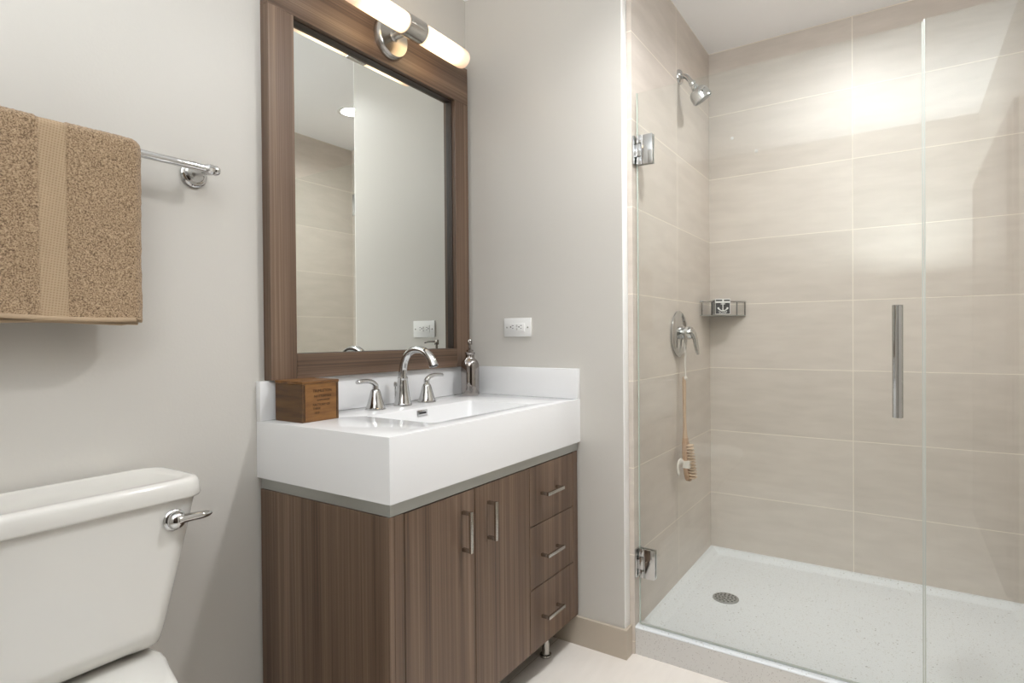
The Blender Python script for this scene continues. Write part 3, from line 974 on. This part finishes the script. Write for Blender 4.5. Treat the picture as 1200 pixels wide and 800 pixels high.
# ------------------------------------------------------------------ towel bar and towel
TZ, TYB = 1.532, -0.076
tb = thing('towel_bar', (-1.42, -0.001, TZ), 'chrome towel bar on round wall posts above the toilet', 'towel bar')
MB().lathe([(0.0092, 0.0), (0.0092, 0.632)], (-1.736, TYB, TZ), (1, 0, 0), 24).build('bar', CHROME, tb)
for px, s in ((-1.1115, 1), (-1.7285, -1)):
    t_ = MB()
    t_.lathe([(0.0325, 0.0), (0.0332, 0.003), (0.0322, 0.007), (0.0280, 0.010), (0.0262, 0.014), (0.0210, 0.016), (0.0185, 0.021), (0.0130, 0.029), (0.0100, 0.038), (0.0092, 0.055),
              (0.0105, 0.064), (0.0125, 0.070), (0.0130, 0.076), (0.0118, 0.084), (0.0070, 0.089), (0.0, 0.090)], (px, -0.0004, TZ - 0.001), (0, -1, 0), 32)
    t_.lathe([(0.0105, 0.0), (0.0128, 0.002), (0.0128, 0.009), (0.0105, 0.012), (0.0120, 0.015), (0.0122, 0.019), (0.0090, 0.025), (0.0, 0.027)], (px - s * 0.002, TYB, TZ), (s, 0, 0), 28)
    t_.build('post', CHROME, tb)

tw = thing('bath_towel', (-1.52, TYB, 1.15), 'thick tan terry towel folded over the towel bar', 'towel')
TX0, TX1, ZB = -1.712, -1.273, 1.163


def towel_profile():
    """closed cross-section (y, z) with outward normal, from front bottom up over the bar and down the back"""
    th = 0.030
    out = []
    n = 130
    front_y, back_y, top = TYB - th, TYB + th - 0.006, TZ + 0.005
    for i in range(n + 1):
        out.append((front_y, ZB + (top - ZB) * i / n, -1.0, 0.0))
    cxy, rad = (front_y + back_y) / 2, (back_y - front_y) / 2
    for i in range(1, 20):
        a = PI - PI * i / 20
        out.append((cxy + rad * math.cos(a), top + rad * 0.72 * math.sin(a), math.cos(a), math.sin(a)))
    for i in range(0, 41):
        out.append((back_y, top + (ZB - 0.004 - top) * i / 40, 1.0, 0.0))
    return out


prof = towel_profile()
NXS = 190
t_ = MB()
rows = []
bl, br = -1.4600, -1.4130
for i in range(NXS + 1):
    x = TX0 + (TX1 - TX0) * i / NXS
    row = []
    eg = min(1.0, (TX1 - x) / 0.022)
    eg = 1 - (1 - eg) ** 2
    for (y, z, ny, nz) in prof:
        inband = bl < x < br
        near = min(abs(x - bl), abs(x - br))
        k = noise.noise(Vector((x * 420, y * 420, z * 420))) * 0.0011 + noise.noise(Vector((x * 190, y * 190, z * 190 + 7))) * 0.0009
        if inband:
            k = -0.0022
        if near < 0.0018:
            k -= 0.0016
        w = noise.noise(Vector((x * 9, 3.1, z * 5))) * 0.0040 + noise.noise(Vector((x * 22, 9.1, z * 9))) * 0.0015
        fall = (TZ - z) / (TZ - ZB)
        if ny < 0:
            w += -0.006 * math.sin(max(0.0, min(1.0, fall)) * PI) * 0.5
        rnd = (1 - eg)
        yy = y + ny * (k + w)
        cy0 = TYB - 0.003
        yy = cy0 + (yy - cy0) * (1 - 0.55 * rnd)
        zz = z + nz * (k + w * 0.3) - (0.008 * rnd if z > TZ - 0.02 else 0.0)
        zz += 0.0035 * math.sin((x - TX0) * 14.0) * max(0, 1 - (z - ZB) / 0.1) if z < ZB + 0.1 else 0
        row.append(t_.bm.verts.new((x + 0.0016 * noise.noise(Vector((z * 60, y * 60, 1.0))) * (1 if i == NXS else 0), yy, zz)))
    rows.append(row)
kk = len(prof)
bandf = []
for i in range(NXS):
    xm = TX0 + (TX1 - TX0) * (i + 0.5) / NXS
    for j in range(kk - 1):
        f = t_.bm.faces.new((rows[i][j], rows[i][j + 1], rows[i + 1][j + 1], rows[i + 1][j]))
        if bl < xm < br:
            f.material_index = 1
t_.bm.faces.new(rows[NXS])
t_.bm.faces.new(rows[0][::-1])
t_.build('pile', [TERRY, WEAVE], tw, angle=80)
bmv = lambda x: 0.0035 * math.sin((x - TX0) * 14.0)
wav = lambda x: noise.noise(Vector((x * 9, 3.1, ZB * 5))) * 0.0040
xsn = [TX0 + (TX1 - 0.002 - TX0) * i / 40 for i in range(41)]
MB().tube([(x, TYB - 0.0305 - wav(x) + (0.014 if i > 38 else 0.0), ZB + 0.0005 + bmv(x)) for i, x in enumerate(xsn)], 0.0048, 10, 0.75, up=(0, 1, 0)).build('front_hem', HEM, tw)
for k, (dy, dz) in enumerate(((-0.012, -0.004), (0.004, -0.0075), (0.017, -0.005))):
    MB().tube([(x, TYB + dy + 0.003 * math.sin(x * 11 + k * 2), ZB + dz + 0.0025 * math.sin(x * 17 + k) + (0.002 if i > 37 else 0)) for i, x in enumerate(xsn)], 0.0042, 8, 0.9, up=(0, 1, 0)).build('inner_fold', HEM, tw)

# ------------------------------------------------------------------ toilet
to = thing('toilet', (-1.45, -0.36, 0.0), 'white two-piece toilet with a tapered tank and chrome lever', 'toilet')
TC = -1.450


def tank_ring(z, half, yf, yb, r):
    return rrect(TC - half, TC + half, yf, yb, r, z, 8)


t_ = MB()


def arch(ring):
    # the front of the tank curves under in a shallow arch, deepest in the middle
    out = []
    for x, y, z in ring:
        w = max(0.0, 1 - ((x - TC) / 0.160) ** 2) if y < -0.10 else 0.0
        k = max(0.0, min(1.0, (z - 0.4652) / 0.025)) * max(0.0, 1 - max(0.0, z - 0.500) / 0.12)
        back = 0.034 * w * max(0.0, min(1.0, (0.4930 - z) / 0.026))
        out.append((x, y + back, z + 0.052 * w * k))
    return out


rings = []
for i in range(25):
    t = i / 24
    z = 0.500 + (0.781 - 0.500) * t
    half = 0.168 + 0.067 * (t ** 0.92)
    rings.append(arch(tank_ring(z, half, -0.207 - 0.010 * t, -0.022, 0.042)))
low = []
for (z, dh, dy) in ((0.4650, 0.040, 0.055), (0.4655, 0.030, 0.042), (0.4690, 0.016, 0.028), (0.4760, 0.006, 0.014), (0.4840, 0.002, 0.006), (0.4920, 0.0, 0.002)):
    low.append(arch(tank_ring(z, 0.166 - dh, -0.2065 + dy, -0.022, 0.042)))
t_.loops(low + rings)
t_.build('tank', PORC, to, angle=60)
t_ = MB()
t_.loops([tank_ring(0.7815, 0.238, -0.2200, -0.016, 0.045), tank_ring(0.7835, 0.2445, -0.2260, -0.012, 0.048), tank_ring(0.7880, 0.2460, -0.2275, -0.011, 0.048), tank_ring(0.8110, 0.2440, -0.2255, -0.011, 0.048),
          tank_ring(0.8175, 0.2420, -0.2235, -0.013, 0.047), tank_ring(0.8215, 0.2375, -0.2190, -0.017, 0.045), tank_ring(0.8225, 0.2290, -0.2100, -0.025, 0.042), tank_ring(0.8222, 0.2210, -0.2020, -0.032, 0.040),
          tank_ring(0.8205, 0.2150, -0.1960, -0.038, 0.038)])
t_.build('tank_lid', PORC, to, angle=60)
lv = MB()
HX, HZ = -1.2735, 0.7425
lv.lathe([(0.0225, 0.0), (0.0225, 0.004), (0.0200, 0.007), (0.0150, 0.009)], (HX, -0.2140, HZ), (0, -1, 0), 28)
lv.sphere((HX, -0.2265, HZ), 0.0182, 22, (1, 0.75, 1))
lv.tube(bez((HX, -0.2290, HZ), (HX + 0.022, -0.2300, HZ + 0.003), (HX + 0.045, -0.2310, HZ - 0.001), (HX + 0.072, -0.2280, HZ - 0.001), 14),
        [0.0125, 0.0122, 0.0116, 0.0110, 0.0106, 0.0104, 0.0103, 0.0102, 0.0102, 0.0101, 0.0099, 0.0095, 0.0088, 0.0072, 0.0040], 14, 0.85, up=(0, 0, 1))
lv.build('flush_lever', CHROME, to)


def egg(cx, half, yb, yf, z, n=40, pw=2.0, backw=0.8):
    """bowl outline: squarish at the back (yb), rounded at the front (yf)"""
    pts = []
    cyy = yb + (yf - yb) * 0.56
    for i in range(n):
        a = 2 * PI * i / n
        c, s = math.cos(a), math.sin(a)
        if s >= 0:   # towards the back wall
            e = 2 / 3.4
            x = half * (abs(c) ** e) * (1 if c >= 0 else -1)
            x *= 1 - (1 - backw) * s
            y = cyy + (yb - cyy) * (abs(s) ** e)
        else:
            x = half * c
            y = cyy + (yf - cyy) * abs(s)
        pts.append((cx + x, y, z))
    return pts


t_ = MB()
t_.loops([egg(TC, 0.115, -0.10, -0.58, 0.0), egg(TC, 0.113, -0.10, -0.58, 0.02), egg(TC, 0.105, -0.09, -0.56, 0.12), egg(TC, 0.125, -0.08, -0.60, 0.24), egg(TC, 0.165, -0.06, -0.67, 0.34),
          egg(TC, 0.183, -0.045, -0.715, 0.385), egg(TC, 0.186, -0.04, -0.725, 0.405), egg(TC, 0.184, -0.04, -0.722, 0.412), egg(TC, 0.178, -0.045, -0.714, 0.4145)])
t_.build('bowl', PORC, to, angle=60)
# raised shelf behind the seat that carries the tank
t_ = MB()
dk = lambda z, a, r: [(TC + sx * w, y, z) for sx, w, y in ((1, 0.100 + a, -0.045), (1, 0.152 + a, -0.09), (1, 0.163 + a, -0.185), (1, 0.158 + a, -0.212), (1, 0.146 + a, -0.250), (1, 0.126 + a, -0.320 - a), (1, 0.05, -0.335 - a),
                                                            (-1, 0.05, -0.335 - a), (-1, 0.126 + a, -0.320 - a), (-1, 0.146 + a, -0.250), (-1, 0.158 + a, -0.212), (-1, 0.163 + a, -0.185), (-1, 0.152 + a, -0.09), (-1, 0.100 + a, -0.045))]
t_.loops([dk(0.395, 0.012, 0), dk(0.440, 0.007, 0), dk(0.4560, 0.003, 0), dk(0.4615, -0.001, 0), dk(0.4640, -0.007, 0), dk(0.4645, -0.016, 0)])
t_.build('tank_shelf', PORC, to, angle=60)
t_ = MB()
t_.loops([egg(TC, 0.182, -0.30, -0.725, 0.416, backw=0.72), egg(TC, 0.186, -0.30, -0.730, 0.420, backw=0.72), egg(TC, 0.186, -0.30, -0.730, 0.430, backw=0.72), egg(TC, 0.180, -0.305, -0.722, 0.435, backw=0.72)])
t_.build('seat', WHITEP, to, angle=60)
t_ = MB()
t_.loops([egg(TC, 0.182, -0.345, -0.724, 0.4365, backw=0.72), egg(TC, 0.185, -0.345, -0.728, 0.441, backw=0.72), egg(TC, 0.182, -0.345, -0.724, 0.449, backw=0.72), egg(TC, 0.150, -0.36, -0.68, 0.4545, backw=0.75),
          egg(TC, 0.06, -0.45, -0.58, 0.4575)])
t_.build('seat_lid', WHITEP, to, angle=60)

# ------------------------------------------------------------------ ceiling downlights


def downlight(x, y, strength, label, deep=0.028, r=0.065, col=(0.99, 0.995, 1.0)):
    t = thing('downlight', (x, y, H), label, 'ceiling light')
    m_ = MB()
    m_.lathe([(r + 0.022, 0.0), (r + 0.022, 0.003), (r + 0.016, 0.006), (r + 0.002, 0.004), (r, 0.0015), (r, -deep - 0.004), (0.0, -deep - 0.004)], (x, y, H - 0.0002), (0, 0, -1), 40, cap0=False, cap1=False)
    m_.build('trim_ring', plain('white_trim', (0.82, 0.82, 0.80), 0.4), t)
    m_ = MB()
    m_.lathe([(r - 0.001, 0.0), (r * 0.97, 0.0012), (0.0, 0.0022)], (x, y, H + deep), (0, 0, -1), 40)
    m_.build('lens', emit('downlight_lens', col, strength), t)


downlight(0.53, -1.30, CAN_SHOWER, 'round white ceiling light over the middle of the shower')
downlight(-0.38, -1.20, CAN_MAIN, 'round white ceiling light out in front of the vanity', 0.05, 0.075, (0.99, 0.995, 1.0))
